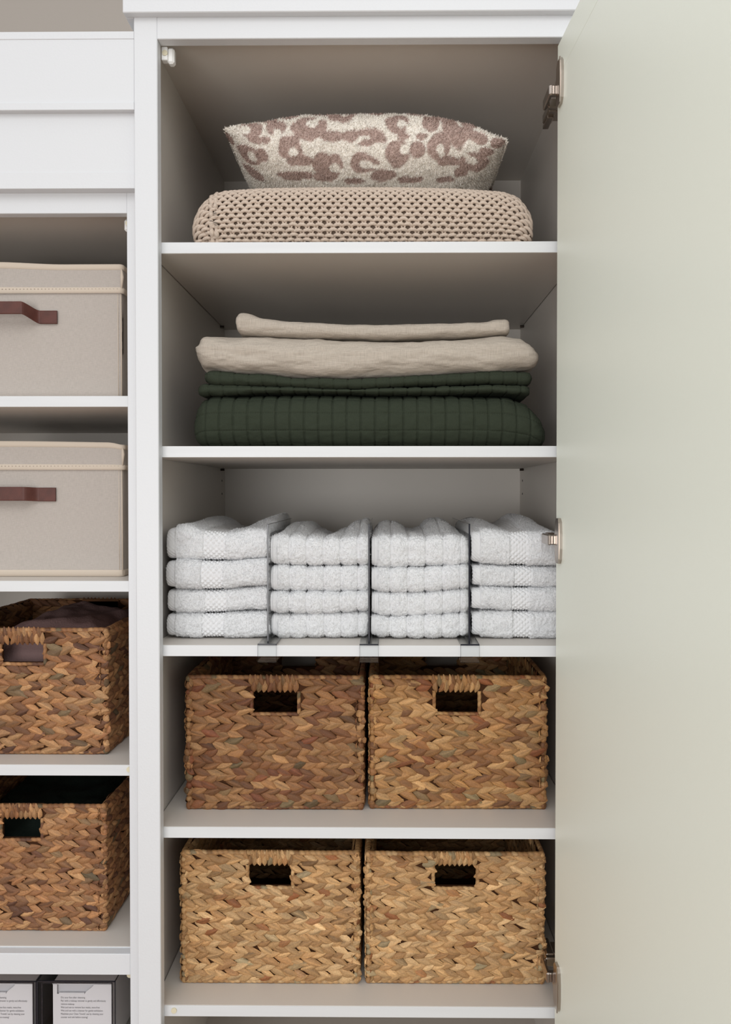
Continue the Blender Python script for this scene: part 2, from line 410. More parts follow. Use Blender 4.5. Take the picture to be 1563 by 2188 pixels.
def gmesh(G):
    a, t = G.shape[:2]; V = G.reshape(-1,3); i, j = np.meshgrid(np.arange(a-1), np.arange(t), indexing='ij')
    j2 = (j+1) % t; Q = np.stack([i*t+j, (i+1)*t+j, (i+1)*t+j2, i*t+j2], -1).reshape(-1,4)
    c0, c1 = G[0].mean(0), G[-1].mean(0); V = np.concatenate([V, [c0, c1]]); k = np.arange(t); k2 = (k+1) % t
    T = np.concatenate([np.stack([k, k2, np.full(t, a*t)], 1)[:, ::-1], np.stack([(a-1)*t+k, (a-1)*t+k2, np.full(t, a*t+1)], 1)])
    return V, Q, T
def tufts(G, N, n, length, width, mask=None, seed=0, lean=.6, drop=0.0):
    """tiny pile fibres standing on a grid surface; returns verts, tris, source indices"""
    r = np.random.default_rng(seed); a, t = G.shape[:2]
    d = np.linalg.norm(np.gradient(G, axis=0), axis=-1)*np.linalg.norm(np.roll(G,-1,1)-G, axis=-1)
    if mask is not None: d = d*mask
    p = d.ravel()/d.sum(); idx = r.choice(a*t, n, p=p); i, j = idx//t, idx % t
    i2 = np.clip(i+1, 0, a-1); j2 = (j+1) % t; fu, fv = r.random(n)[:,None], r.random(n)[:,None]
    base = G[i,j]+(G[i2,j]-G[i,j])*fu+(G[i,j2]-G[i,j])*fv; nr = N[i,j]
    rv = r.normal(size=(n,3)); s = np.cross(nr, rv); s /= np.linalg.norm(s, axis=1, keepdims=True)
    tdir = np.cross(nr, s); tdir /= np.linalg.norm(tdir, axis=1, keepdims=True)+1e-9
    tip = base+(nr*(1-.45*lean)+tdir*lean*.75+.25*r.normal(size=(n,3)))*length*(.6+.8*r.random((n,1)))
    w = width*(.6+.8*r.random((n,1)))
    q = base+nr*length*.0
    V = np.stack([q-s*w, q+s*w, tip], 1).reshape(-1,3)
    return V, np.arange(3*n).reshape(-1,3), i*t+j
def soft(name, px_top, px_bot, Yf, depth, nose, material, parent=None, nu=260, nn_=60, nin=14, p=.8, end_r=.03, endmin=.3, endback=.03,
         disp=None, zb=None, topfun=None, pile=None, seed=0, refy=None):
    X0, X1 = PXs(px_top[0][0], px_top[0][1], Yf), PXs(px_top[-1][0], px_top[-1][1], Yf)
    xs, yt = resample(px_top, nu); _, yb = resample([(xs[0]+(q[0]-px_bot[0][0])/(px_bot[-1][0]-px_bot[0][0])*(xs[-1]-xs[0]), q[1]) for q in px_bot], nu) if px_bot else (0,0)
    X = np.array([PXs(x, y, Yf) for x, y in zip(xs, yt)]); ZT = np.array([P(x, y, Yf)[2] for x, y in zip(xs, yt)])
    ZB = np.full(nu, zb) if zb is not None else np.array([P(x, y, Yf)[2] for x, y in zip(xs, yb)])
    sec = stadium(nose, depth, nin, nn_, p)
    G = grid(X, ZB, ZT, Yf, sec, end_r, endmin, endback, topfun)
    N = gnorm(G); AL = arclen(G)
    if disp is not None: G = G+N*disp(G, AL, xs)[..., None]
    V, Q, T = gmesh(G); groups = [Q, T]
    if pile:
        n, ln, wd, maskf = pile; mk_ = maskf(G, AL, xs) if maskf else None
        tv, tt, _ = tufts(G, gnorm(G), n, ln, wd, mk_, seed, 1.15)
        groups = [Q, np.concatenate([T, tt+len(V)])]; V = np.concatenate([V, tv])
    return mk(name, V, groups, material, parent, True), G
sstep = lambda x, a, b: np.clip((x-a)/(b-a), 0, 1)**2*(3-2*np.clip((x-a)/(b-a), 0, 1))

# --- knitted blanket on the top shelf
def knit_blanket():
    Yf = .035; zb = S_TOP[0]
    root = thing('blanket', 'chunky knitted beige blanket folded on the top shelf under the leopard pillow', 'blanket', (0, .2, zb))
    top = [(411,436),(418,414),(430,406),(446,400),(470,388),(560,382),(700,380),(850,380),(980,383),(1080,390),(1112,402),(1134,424),(1145,450)]
    xs, yt = resample(top, 200); X = np.array([PXs(x,y,Yf) for x,y in zip(xs,yt)]); ZT = np.array([P(x,y,Yf)[2] for x,y in zip(xs,yt)])
    sec = stadium(.075, .34, 12, 80, .85)
    G = grid(X, np.full(200, zb+.002), ZT-.001, Yf+.006, sec, .035, .55, .02, endz=.35)
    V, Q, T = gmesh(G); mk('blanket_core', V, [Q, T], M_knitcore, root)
    N = gnorm(G); AL = arclen(G); amid = AL[100]
    a0, a1 = amid[11]-.10, amid[-12]+.12
    def samp(x, a):                            # x world, a arclength -> pos, tu, tv, n
        iu = np.interp(x, X, np.arange(len(X))); it = np.interp(a, amid, np.arange(len(amid)))
        i = np.clip(iu.astype(int), 0, len(X)-2); j = np.clip(it.astype(int), 0, len(amid)-2); fu = (iu-i)[...,None]; fv = (it-j)[...,None]
        bl = lambda A_: (A_[i,j]*(1-fu)+A_[i+1,j]*fu)*(1-fv)+(A_[i,j+1]*(1-fu)+A_[i+1,j+1]*fu)*fv
        n_ = bl(N); n_ /= np.linalg.norm(n_, axis=-1, keepdims=True)+1e-9
        return bl(G), n_
    px_ = .0150; py_ = .0076
    m = MB(); k = 7; th = np.arange(k)/k*2*np.pi
    def yarn(x, a, h, rr):
        c, n_ = samp(x, a); c = c+n_*np.asarray(h)[:,None]
        tg = np.gradient(c, axis=0); tg /= np.linalg.norm(tg, axis=1, keepdims=True)+1e-9
        bb = np.cross(tg, n_); bb /= np.linalg.norm(bb, axis=1, keepdims=True)+1e-9; nb = np.cross(bb, tg)
        V = (c[:,None]+np.asarray(rr)[:,None,None]*(np.cos(th)[None,:,None]*bb[:,None]+np.sin(th)[None,:,None]*nb[:,None])).reshape(-1,3)
        nn2 = len(c); Q = [(i*k+j, (i+1)*k+j, (i+1)*k+(j+1)%k, i*k+(j+1)%k) for i in range(nn2-1) for j in range(k)]
        m.add(V, Q)
    s = np.linspace(-1, 1, 9); rows = int((a1-a0)/py_)
    r = np.random.default_rng(3)
    for ri in range(rows):
        a = a0+ri*py_
        for ci in range(int((X[-1]-X[0]-.012)/px_)+1):
            x = X[0]+.006+(ci+.5*(ri % 2))*px_+r.normal()*.0005
            if x > X[-1]-.004: continue
            aa = a+r.normal()*.0004; sk = r.normal()*.0006
            yarn(x+s*px_*.56, aa+sk*s-.0032*s*s+.001, .0010+.0040*(1-s*s), .0031*(1-.55*s**4))
            for q in (-1, 1):
                u = np.linspace(0, 1, 5)
                yarn(x+q*(.0012+u*.0030), aa+.001+u*py_*1.05, .0016+.0012*np.sin(np.pi*u), .0019*np.ones(5))
    # plain selvedge along the left edge
    m.build('knit_stitches', M_knit, root, smooth=True)
    e = MB()
    for off, rr, ph in ((0, .004, 0), (.0075, .004, 1.2), (-.0125, .0045, .6)):
        n2 = 90; a = np.linspace(a0+.07, a1-.07, n2)
        x = np.full(n2, X[0]+.026+off)+.006*np.cos((a-amid[50])*14)
        c, n_ = samp(x, a); c = c+n_*(.0045 if off >= 0 else -.001)+n_*.0012*np.sin(a*420+ph)[:,None]
        e.tube(c, rr*(1+.25*np.sin(a*420+ph)), 8)
    e.build('edge_stitches', M_knit, root, smooth=True)
knit_blanket()

# --- leopard pillow
def pillow():
    Yf = .075; D_ = .44
    topl = [(472,290),(482,270),(510,256),(570,239),(640,219),(700,213),(800,211),(900,214),(960,221),(1010,243),(1055,278),(1082,302),(1091,314)]
    botl = [(472,302),(480,330),(500,358),(530,388),(560,410),(610,430),(700,440),(800,440),(900,436),(980,420),(1030,400),(1050,385),(1068,365),(1086,338),(1091,320)]
    n = 330; xs, yt = resample(topl, n); _, yb = resample(botl, n)
    X = np.array([PXs(x,300,Yf) for x in xs]); ZT = np.array([P(x,y,Yf+.05)[2] for x,y in zip(xs,yt)]); ZB = np.array([max(P(x,y,Yf+.09)[2], PZ(381,.035)) for x,y in zip(xs,yb)]); ZB = np.minimum(ZB, ZT-.006)
    sec = ellipse_sec(D_, 220, .92)
    u = np.linspace(-1, 1, n); e = np.clip(1-abs(u)**7, 0, 1)
    e2 = np.clip(1-abs(u)**2.6, 0, 1)
    y = Yf+D_/2+(sec[None,:,0]-D_/2)*np.where(sec[None,:,0] < D_/2, (.86+.14*e)[:,None], (.15+.85*e2)[:,None])
    z = (ZT+ZB)[:,None]/2+np.maximum(ZT-ZB, .004)[:,None]/2*sec[None,:,1]
    G = np.stack([np.broadcast_to(X[:,None], y.shape), y, z], -1).copy(); N = gnorm(G)
    G += N*(.004*fbm(G*np.array([9,9,12]), 4))[...,None]
    # patches placed along the surface: X and arc length from the front crest
    AL = arclen(G); jf = 55; ARC = AL-AL[:, jf:jf+1]
    pu, pv = project(G); N = gnorm(G); vis = ((CAM-G)*N).sum(-1) > 0
    spots = [(160,205,27,22,0,0,0),(245,172,46,30,-18,8,.45),(262,218,30,16,0,0,0),(350,166,40,26,5,18,.4),(310,222,22,14,0,0,0),(238,280,48,40,18,-2,.4),(296,280,26,26,0,0,0),
        (402,245,50,46,12,22,.38),(440,303,50,20,0,0,0),(480,165,68,46,10,-10,.33),(565,210,46,20,0,0,0),(555,322,56,50,22,10,.35),(610,128,52,20,10,-4,.3),(700,205,90,34,-5,3,.3),
        (692,312,60,42,8,2,.42),(828,152,46,40,16,5,.4),(740,108,46,16,0,0,0),(850,205,24,14,0,0,0),(830,278,46,54,24,-14,.42),(902,262,30,32,0,0,0),(925,208,24,14,0,0,0),(955,150,32,30,0,0,0),
        (990,245,46,54,4,10,.34),(1028,305,40,22,0,0,0),(1062,160,56,44,14,-10,.34),(1145,210,40,22,0,0,0),(1220,232,38,24,0,0,0),(1130,312,58,36,-10,-6,.38),(1075,345,30,20,0,0,0),
        (900,100,36,12,0,0,0),(1000,112,40,14,0,0,0),(1110,140,40,14,0,0,0),(640,92,34,9,0,0,0),(530,98,42,10,0,0,0),(400,108,42,12,0,0,0),(320,128,36,12,0,0,0),
        (262,348,46,24,0,0,0),(430,364,66,18,0,0,0),(545,362,50,20,0,0,0),(765,362,52,22,0,0,0),(880,378,56,14,0,0,0),(1010,378,36,12,0,0,0),(655,378,40,12,0,0,0),(1180,270,30,18,0,0,0)]
    C = np.array(lin(240,234,225)); K = np.array(lin(186,163,154)); wts = np.zeros(G.shape[:2])
    wob = vnoise(np.stack([G[...,0]*60, ARC*60, G[...,1]*0], -1), 9)*.22
    def put(x0, s0, rx, ry, hx, hy, hr):
        e1 = np.sqrt(((G[...,0]-x0)/rx)**2+((ARC-s0)/ry)**2)+wob
        w = sstep(-e1, -1.08, -.92)
        if hr > 0:
            h = np.sqrt(((G[...,0]-x0-hx)/(rx*hr))**2+((ARC-s0+hy)/(ry*hr))**2)+wob
            w = w*(1-sstep(-h, -1.15, -.85))
            # mouth of the C
            L = math.hypot(hx, hy)+1e-6; dx, dy = hx/L, -hy/L
            pr = (G[...,0]-x0-hx)*dx+(ARC-s0+hy)*dy; pe = abs(-(G[...,0]-x0-hx)*dy+(ARC-s0+hy)*dx)
            w = np.where((pr > 0) & (pe < min(rx,ry)*.22), 0, w)
        np.maximum(wts, w, out=wts)
    for zx, zy, rx, ry, hx, hy, hr in spots:
        qx, qy = 400+zx/1.839, 180+zy/1.839
        d = (pu-qx)**2+(pv-qy)**2+np.where(vis, 0, 1e6)+np.where((pu > 0), 0, 1e6); i, j = np.unravel_index(np.argmin(d), d.shape)
        j2 = min(j+6, G.shape[1]-1); j1 = max(j-6, 0); ds = abs(ARC[i,j2]-ARC[i,j1]); dv = math.hypot(pv[i,j2]-pv[i,j1], pu[i,j2]-pu[i,j1])+.5
        sv = min(ds/dv, .0028); sx = (CAM[1]*-1+G[i,j,1])/F
        put(G[i,j,0], ARC[i,j], rx/1.839*sx, ry/1.839*sv, hx/1.839*sx, hy/1.839*sv, hr)
    r = np.random.default_rng(11)
    smin = ARC[:, 0].min(); 
    for gx in np.arange(X[0], X[-1], .055):
        for s0 in list(np.arange(.13, ARC.max(), .05)):
            put(gx+r.normal()*.01, s0+r.normal()*.008, .02+.01*r.random(), .015+.008*r.random(), r.normal()*.004, r.normal()*.004, .4 if r.random() > .4 else 0)
    col = C+(K-C)*wts[...,None]; col = col*(1+.05*vnoise(G*260, 3))[...,None]
    disp = .0016*vnoise(G*330, 5)+.001*vnoise(G*700, 6)-.0006*wts
    G2 = G+N*disp[...,None]; V, Q, T = gmesh(G2); colf = col.reshape(-1,3)
    mask = (G[...,1] < Yf+.3)*1.0
    tv, tt, si = tufts(G2, N, 170000, .0034, .00075, mask, 5, .85)
    rj = 1+.10*r.normal(size=len(si)); tcol = np.repeat(colf[si]*rj[:,None], 3, 0)
    allc = np.concatenate([colf, colf[:1], colf[-1:], tcol])
    o = mk('pillow', np.concatenate([V, tv]), [Q, np.concatenate([T, tt+len(V)])], M_pillow, None, True, np.clip(allc, 0, 1))
    tag(o, 'fuzzy cream throw pillow with mauve leopard spots on top of the knitted blanket', 'pillow')
pillow()

# --- second shelf: quilt, green shams, linen duvet cover, linen pillowcase
def wrinkle(a1, f1, a2, f2, seed):
    return lambda G, AL, xs: a1*fbm(G*np.array([f1, f1, f1*2.2]), seed, 3)+a2*fbm(G*np.array([f2*.6, f2, f2*2]), seed+9, 2)
def quilt_disp(px0, pitch, arcs, depth=.0020, puff=.0011, seed=2, rowp=.030):
    def f(G, AL, xs):
        ph = ((xs-px0)/pitch) % 1; dx = np.minimum(ph, 1-ph)*pitch*.00082
        jm = AL.shape[1]//2; s = AL-AL[:, jm:jm+1]
        ph2 = ((s-arcs)/rowp+.02*vnoise(G*20, 3)) % 1; dy = np.minimum(ph2, 1-ph2)*rowp
        lx = np.exp(-(dx/.0016)**2)[:,None]; ly = np.exp(-(dy/.0013)**2)*(.55+.25*np.sin(G[...,0]*1500))
        return puff*np.sin(np.pi*ph)[:,None]**.6*np.sin(np.pi*ph2)**.5-depth*lx-depth*.9*ly+.0018*fbm(G*np.array([14,14,30]), seed)+.0008*fbm(G*np.array([60,60,90]), seed+4)
    return f
Y2 = .035
o, _ = soft('quilt', [(409,864),(420,846),(450,839),(600,838),(800,838),(1000,838),(1080,841),(1130,856),(1160,884),(1172,905)], None, Y2, .36, .07, M_green, zb=S_TOP[1]+.0005, nu=760, nn_=150, p=.78,
    end_r=.03, endmin=.72, endback=.03, disp=quilt_disp(437, 30.4, .010))
tag(o, 'thick dark green quilt with stitched squares folded at the bottom of the bedding stack', 'quilt')
o, _ = soft('pillow_sham', [(421,820),(440,818),(520,820),(640,826),(760,829),(900,826),(1040,820),(1136,822)],
    [(421,843),(480,842),(600,839),(760,840),(900,839),(1050,838),(1136,846)], Y2+.008, .33, .02, M_green, nu=620, nn_=60, end_r=.012, endmin=.5, endback=.012,
    disp=quilt_disp(446, 30.4, .004, .0013, .0003, 5))
tag(o, 'thin dark green quilted sham lying directly on the green quilt', 'pillow sham', 'green quilted shams')
o, _ = soft('pillow_sham', [(434,790),(455,790),(520,796),(640,803),(760,806),(900,800),(1060,790),(1141,792)],
    [(434,817),(460,822),(560,824),(650,828),(760,830),(900,824),(1040,818),(1141,821)], Y2+.004, .33, .022, M_green, nu=620, nn_=60, end_r=.014, endmin=.45, endback=.014,
    disp=quilt_disp(470, 30.4, .003, .0013, .0003, 8))
tag(o, 'thin dark green quilted sham just under the linen duvet cover', 'pillow sham', 'green quilted shams')
o, _ = soft('duvet_cover', [(412,728),(425,712),(450,709),(560,715),(700,719),(800,721),(900,720),(1000,716),(1080,709),(1120,716),(1140,728),(1154,742)],
    [(412,762),(425,780),(470,788),(560,798),(660,806),(760,806),(860,804),(960,797),(1060,792),(1154,780)], Y2-.004, .35, .05, M_linen, nu=520, nn_=130, p=.8, end_r=.022, endmin=.55, endback=.02,
    disp=lambda G, AL, xs: .0035*fbm(G*np.array([11,11,34]), 21)+.0011*fbm(G*np.array([34,60,120]), 25)+.0022*fbm(G*np.array([9,9,60]), 33)*sstep(abs(xs-790), 250, 370)[:,None])
tag(o, 'beige linen duvet cover folded wide above the dark green shams', 'duvet cover')
o, _ = soft('pillowcase', [(502,668),(512,664),(535,667),(560,675),(620,682),(700,687),(800,691),(900,688),(980,686),(1040,683),(1062,678),(1091,677)],
    [(502,708),(520,713),(600,716),(700,719),(800,722),(900,720),(1000,717),(1091,711)], Y2+.012, .31, .022, M_linen, nu=460, nn_=70, p=.8, end_r=.009, endmin=.62, endback=.008,
    disp=lambda G, AL, xs: .0016*fbm(G*np.array([14,14,50]), 41)+.0007*fbm(G*np.array([50,60,140]), 45))
tag(o, 'thin folded beige linen pillowcase on top of the duvet cover', 'pillowcase')

# --- towels
def towel_top(lh, lx, dip, rh, rx, front=.05):
    def f(u, y):
        g = (lh+.006)*np.exp(-((u-lx)/.2)**2)+rh*np.exp(-((u-rx)/.22)**2)-(dip+.006)*np.exp(-((u-.48)/.17)**2)
        return g*sstep(y, front, .20)
    return f
def mk_towel(x0, x1, top, bot, Yf, kind, label, group, seed, topmost=None, bands=None, depth=.30):
    rr = np.random.default_rng(seed)
    def disp(G, AL, xs):
        d = .0024*fbm(G*np.array([17,17,34]), seed)+.0009*vnoise(G*260, seed+1)+.0006*vnoise(G*520, seed+2)
        if kind == 'plain':
            h0, b0, b1 = bands; inb = sstep(xs, b0-2, b0+1)*(1-sstep(xs, b1-1, b1+2)); hem = 1-sstep(xs, h0-2, h0+1)
            sm = np.clip(inb+hem, 0, 1)[:,None]; jm = AL.shape[1]//2; s = (AL-AL[:, jm:jm+1])/.0046; w = (xs/6.0)[:,None]
            dia = 1.6*(abs(np.sin(np.pi*.5*(w+s)))**1.5*abs(np.sin(np.pi*.5*(w-s)))**1.5)
            d = d*(1-.85*sm)-.0026*sm+.0015*dia*inb[:,None]+.0003*np.sin(np.pi*1.4*(w+s))*hem[:,None]
        else:
            ph = ((xs-bands[0])/bands[1]); fr = ph % 1
            puff = np.abs(np.sin(np.pi*fr))**.65; ln = np.exp(-(np.minimum(fr, 1-fr)*bands[1]/1.3)**2)+.6*np.exp(-(abs(fr-.10)*bands[1]/1.0)**2)
            d = d+.0030*puff[:,None]-.0013*ln[:,None]-.0015
            hem = (1-sstep(xs, x0+13, x0+17))[:,None]; d = d*(1-hem)+hem*(-.0006+.0005*np.sin(xs*1.1)[:,None])
        return d
    def mask(G, AL, xs):
        if kind == 'plain':
            h0, b0, b1 = bands; m = 1-.93*np.clip(((xs > b0) & (xs < b1))*1.+(xs < h0)*1., 0, 1)
        else:
            fr = ((xs-bands[0])/bands[1]) % 1; m = np.where((np.minimum(fr, 1-fr)*bands[1] < 2.0) | (xs < x0+14), .12, 1.)
        yy = (G[...,1] < Yf+(.28 if topmost else .07))*1.
        zz = 1. if topmost else 1.
        return m[:,None]*yy*zz
    n = 52000 if topmost else 17000
    o, _ = soft('towel', [(x0, top[0])]+[(x0+(x1-x0)*(k+1)/(len(top)-1), v) for k, v in enumerate(top[1:])] if len(top) > 1 else None,
        [(x0+(x1-x0)*k/(len(bot)-1), v) for k, v in enumerate(bot)], Yf, depth, .021, M_towel, nu=250, nn_=64, nin=(70 if topmost else 10), p=.72, end_r=.010, endmin=.74, endback=.006,
        disp=disp, topfun=topmost, pile=(n, .0021, .00042, mask), seed=seed)
    tag(o, label, 'towel', group)
YT = .047
stacks = [
 ('plain', 351, 574, [[1363,1365,1364,1363,1361],[1311,1312,1311,1308,1305],[1258,1261,1261,1256,1251],[1197,1197,1199,1196,1191],[1128,1121,1133,1137,1131,1130]], towel_top(.004,.35,.006,.020,.98), (374,431,478), 'leftmost stack', 'towels in the left stack'),
 ('rib', 577, 787, [[1362,1364,1364,1364,1361],[1311,1311,1312,1311,1309],[1264,1266,1266,1266,1264],[1207,1209,1210,1210,1208],[1142,1144,1149,1148,1143]], towel_top(.008,.25,.003,.019,.95), (618,36.5), 'second stack from the left', 'towels in the second stack'),
 ('rib', 793, 1000, [[1361,1363,1364,1363,1360],[1314,1317,1317,1315,1311],[1264,1267,1268,1262,1258],[1212,1214,1213,1210,1206],[1146,1144,1147,1146,1149]], towel_top(.010,.2,.002,.022,.75), (834,37.5), 'third stack from the left', 'towels in the third stack'),
 ('plain', 1006, 1222, [[1362,1365,1366,1367,1367],[1306,1306,1307,1307,1307],[1255,1255,1256,1257,1258],[1204,1208,1208,1210,1210],[1134,1133,1137,1133,1135,1150]], towel_top(.008,.22,.004,.023,.66), (1028,1094,1132), 'stack beside the open door', 'towels in the right stack')]
pos = ['bottom', 'second lowest', 'second highest', 'top']
for si, (kind, x0, x1, B, tf, bands, where, grp) in enumerate(stacks):
    for k in range(4):
        j = [0, 2, -1, 1][(k+si) % 4]; bb = tuple(np.array(bands)+(np.array([0,1,1])*j*3 if kind == 'plain' else np.array([j, 0])))
        desc = 'with a diamond band' if kind == 'plain' else 'with puffy ribs'
        mk_towel(x0+(j if k < 3 else 0), x1-(abs(j) if k < 3 else 0), [v for v in B[k+1]], B[k], YT+.002*j, kind, f'{pos[k]} white towel {desc} in the {where}', grp, 10+si*4+k, tf if k == 3 else None, bb)

# --- acrylic dividers
def divider(px, py_top, label, clipx):
    Yd0 = .006; z0 = S_TOP[2]; zt = PZ(py_top, Yd0, px); X = PXs(px, 1200, Yd0)
    root = thing('shelf_divider', label, 'shelf divider', (X, .02, z0), 'clear shelf dividers')
    t = .0014
    MB().box(X-t, X+t, Yd0+.001, Yd0+.31, z0+.003, zt-.001).build('panel', M_clear, root)
    MB().box(X-t, X+t, Yd0-.0006, Yd0+.001, z0+.001, zt, .0004).box(X-.0006, X+.0006, Yd0, Yd0+.31, zt-.0010, zt, .0003).build('dark_edge_reflection', M_edgereflect, root)  # dark strips painted as the clear panel's internal reflection
    w = .0155
    MB().box(X-w, X+w, -.002, .13, z0+.0002, z0+.0030).box(X-.0045, X+.0045, .0, .13, z0+.003, z0+.0075).build('base_plate', M_clearedge, root)
    c = MB().box(X-w, X+w, -.0045, -.0016, z0-TH-.0068, z0+.001)
    c.box(X-w, X+w, -.0045, .03, z0-TH-.0085, z0-TH-.0062); c.build('clip', M_clearedge, root)
    MB().box(X-w, X+w, -.0050, -.0040, z0+.0010, z0+.0034, .0003).box(X+w-.0004, X+w+.0004, -.004, .05, z0+.0008, z0+.003, .0002).build('clip_edge', M_edgereflect, root)  # dark strips painted as reflection along the clear clip
    MB().box(X-w, X+w, -.0052, -.0040, z0-TH-.0090, z0-TH-.0078, .0002).box(X-w-.0004, X-w+.0003, -.0048, -.004, z0-TH-.008, z0+.001).box(X+w-.0003, X+w+.0004, -.0048, -.004, z0-TH-.008, z0+.001).build('clip_lip', M_cliplip, root)
divider(572.5, 1120, 'clear acrylic divider between the first and second towel stacks', 0)
divider(789, 1119, 'clear acrylic divider between the two middle towel stacks', 0)
divider(1003.5, 1119, 'clear acrylic divider between the third and rightmost towel stacks', 0)

# ------------------------------------------------------------------ woven baskets
def leaf_batch(cx, cz, ang, L, Wd, hgt, seed, base, spread, nu=9, nv=7, lift=None):
    """many leaf-shaped strands in the local xz plane, bulging along +y"""
    r = np.random.default_rng(seed); n = len(cx)
    u = np.linspace(0, 1, nu); v = np.linspace(-1, 1, nv)
    w = np.sin(np.pi*np.clip(u, .02, .98)**.9)**.75
    UU = (u-.5)[None,:,None]*L[:,None,None]*np.ones((1,1,nv))
    bend = (r.normal(size=n)*.05)[:,None,None]*L[:,None,None]*np.sin(np.pi*u)[None,:,None]
    VV = v[None,None,:]*w[None,:,None]*Wd[:,None,None]/2+bend
    crease = .10*np.sin(v[None,None,:]*(5+r.random(n)*4)[:,None,None]+r.random(n)[:,None,None]*6)
    H = hgt*(np.sqrt(np.clip(1-v[None,None,:]**2*.92, 0, 1))+crease)*(.25+.75*np.sin(np.pi*np.clip(u,0,1))[None,:,None]**.8)*(.85+.3*r.random(n))[:,None,None]
    H = H+hgt*.9*(u-.5)[None,:,None]*(1 if lift is None else lift)
    c, s = np.cos(ang)[:,None,None], np.sin(ang)[:,None,None]
    V = np.stack([cx[:,None,None]+UU*c-VV*s, H*np.ones_like(UU), cz[:,None,None]+UU*s+VV*c], -1).reshape(-1,3)
    i, j = np.meshgrid(np.arange(nu-1), np.arange(nv-1), indexing='ij')
    q = np.stack([i*nv+j, (i+1)*nv+j, (i+1)*nv+j+1, i*nv+j+1], -1).reshape(-1,4)
    Q = (q[None]+(np.arange(n)*nu*nv)[:,None,None]).reshape(-1,4)
    k = r.random(n); base = np.array(base)
    mxk = r.random((n,1))**1.5*.6; pal = base[r.choice(len(base), n, p=spread)]*(1-mxk)+base[r.choice(len(base), n, p=spread)]*mxk
    br = (1+.13*r.normal(size=n)).clip(.6, 1.35)
    streak = 1+.15*r.normal(size=(n,1,nv))+.06*r.normal(size=(n,nu,nv))
    edge = 1.0
    C = pal[:,None,None,:]*(br[:,None,None]*streak*edge)[...,None]
    return V, Q, np.clip(C, 0, 1).reshape(-1,3)
def braid(w, h, pitch, rowh, hole, seed, base, spread, hgt=.0052, flip=False):
    r = np.random.default_rng(seed); nr = max(2, round(h/rowh)); rh = h/nr; cx = []; cz = []; an = []; L = []; Wd = []
    for k in range(nr):
        off = r.random()*pitch; zc = h-(k+.5)*rh; pk = pitch*(.9+.25*r.random())
        for half in (1, -1):
            x = -off-.3*pk*(half > 0)
            while x < w+pk*.3:
                pj = pk*(.8+.4*r.random()); X = x+pj*.5
                z = zc+half*rh*.25+r.normal()*rh*.025
                if 0 < X < w and not (hole and hole[0]-pk*.22 < X < hole[1]+pk*.22 and hole[2]-rh*.16 < z):
                    cx.append(X); cz.append(z); an.append(-half*(math.radians(21)+r.normal()*.06)*(-1 if flip else 1)); L.append(min(pj*1.75, pk*2.0)); Wd.append(rh*.68*(.85+.3*r.random()))
                x += pj
    cx, cz, an, L, Wd = map(np.array, (cx, cz, an, L, Wd))
    # strands next to an edge or the hand hole stay short of it
    lim = np.minimum(cx, w-cx)*2+.006
    if hole:
        side = (cz > hole[2]-rh*.1); g = np.where(cx < (hole[0]+hole[1])/2, hole[0]-cx, cx-hole[1]); lim = np.where(side, np.minimum(lim, np.maximum(g, .003)*2+.009), lim)
    L = np.minimum(L, np.maximum(lim, .012))
    return leaf_batch(cx, cz, an, L, Wd, hgt, seed, base, spread)
PAL = {
 'dark': ([lin(176,128,84), lin(150,102,66), lin(198,152,104), lin(128,84,56), lin(140,84,56), lin(132,112,80)], [.32,.24,.2,.12,.07,.05]),
 'honey': ([lin(200,160,112), lin(186,144,98), lin(212,176,130), lin(166,126,84), lin(154,98,60), lin(160,144,112)], [.36,.26,.2,.12,.03,.03]),
 'amber': ([lin(190,142,90), lin(164,116,74), lin(208,164,112), lin(140,96,62), lin(150,92,56), lin(142,124,90)], [.32,.22,.24,.10,.07,.05]),
 'warm': ([lin(194,142,96), lin(168,118,80), lin(212,164,116), lin(138,96,70), lin(120,82,62), lin(124,108,82)], [.32,.24,.2,.12,.07,.05])}
for k_, f_ in (('dark', .62), ('amber', .69), ('honey', .84), ('warm', .66)):
    PAL[k_] = ([tuple(np.array(c)*f_*np.array([1,.97,.93])) for c in PAL[k_][0]], PAL[k_][1])
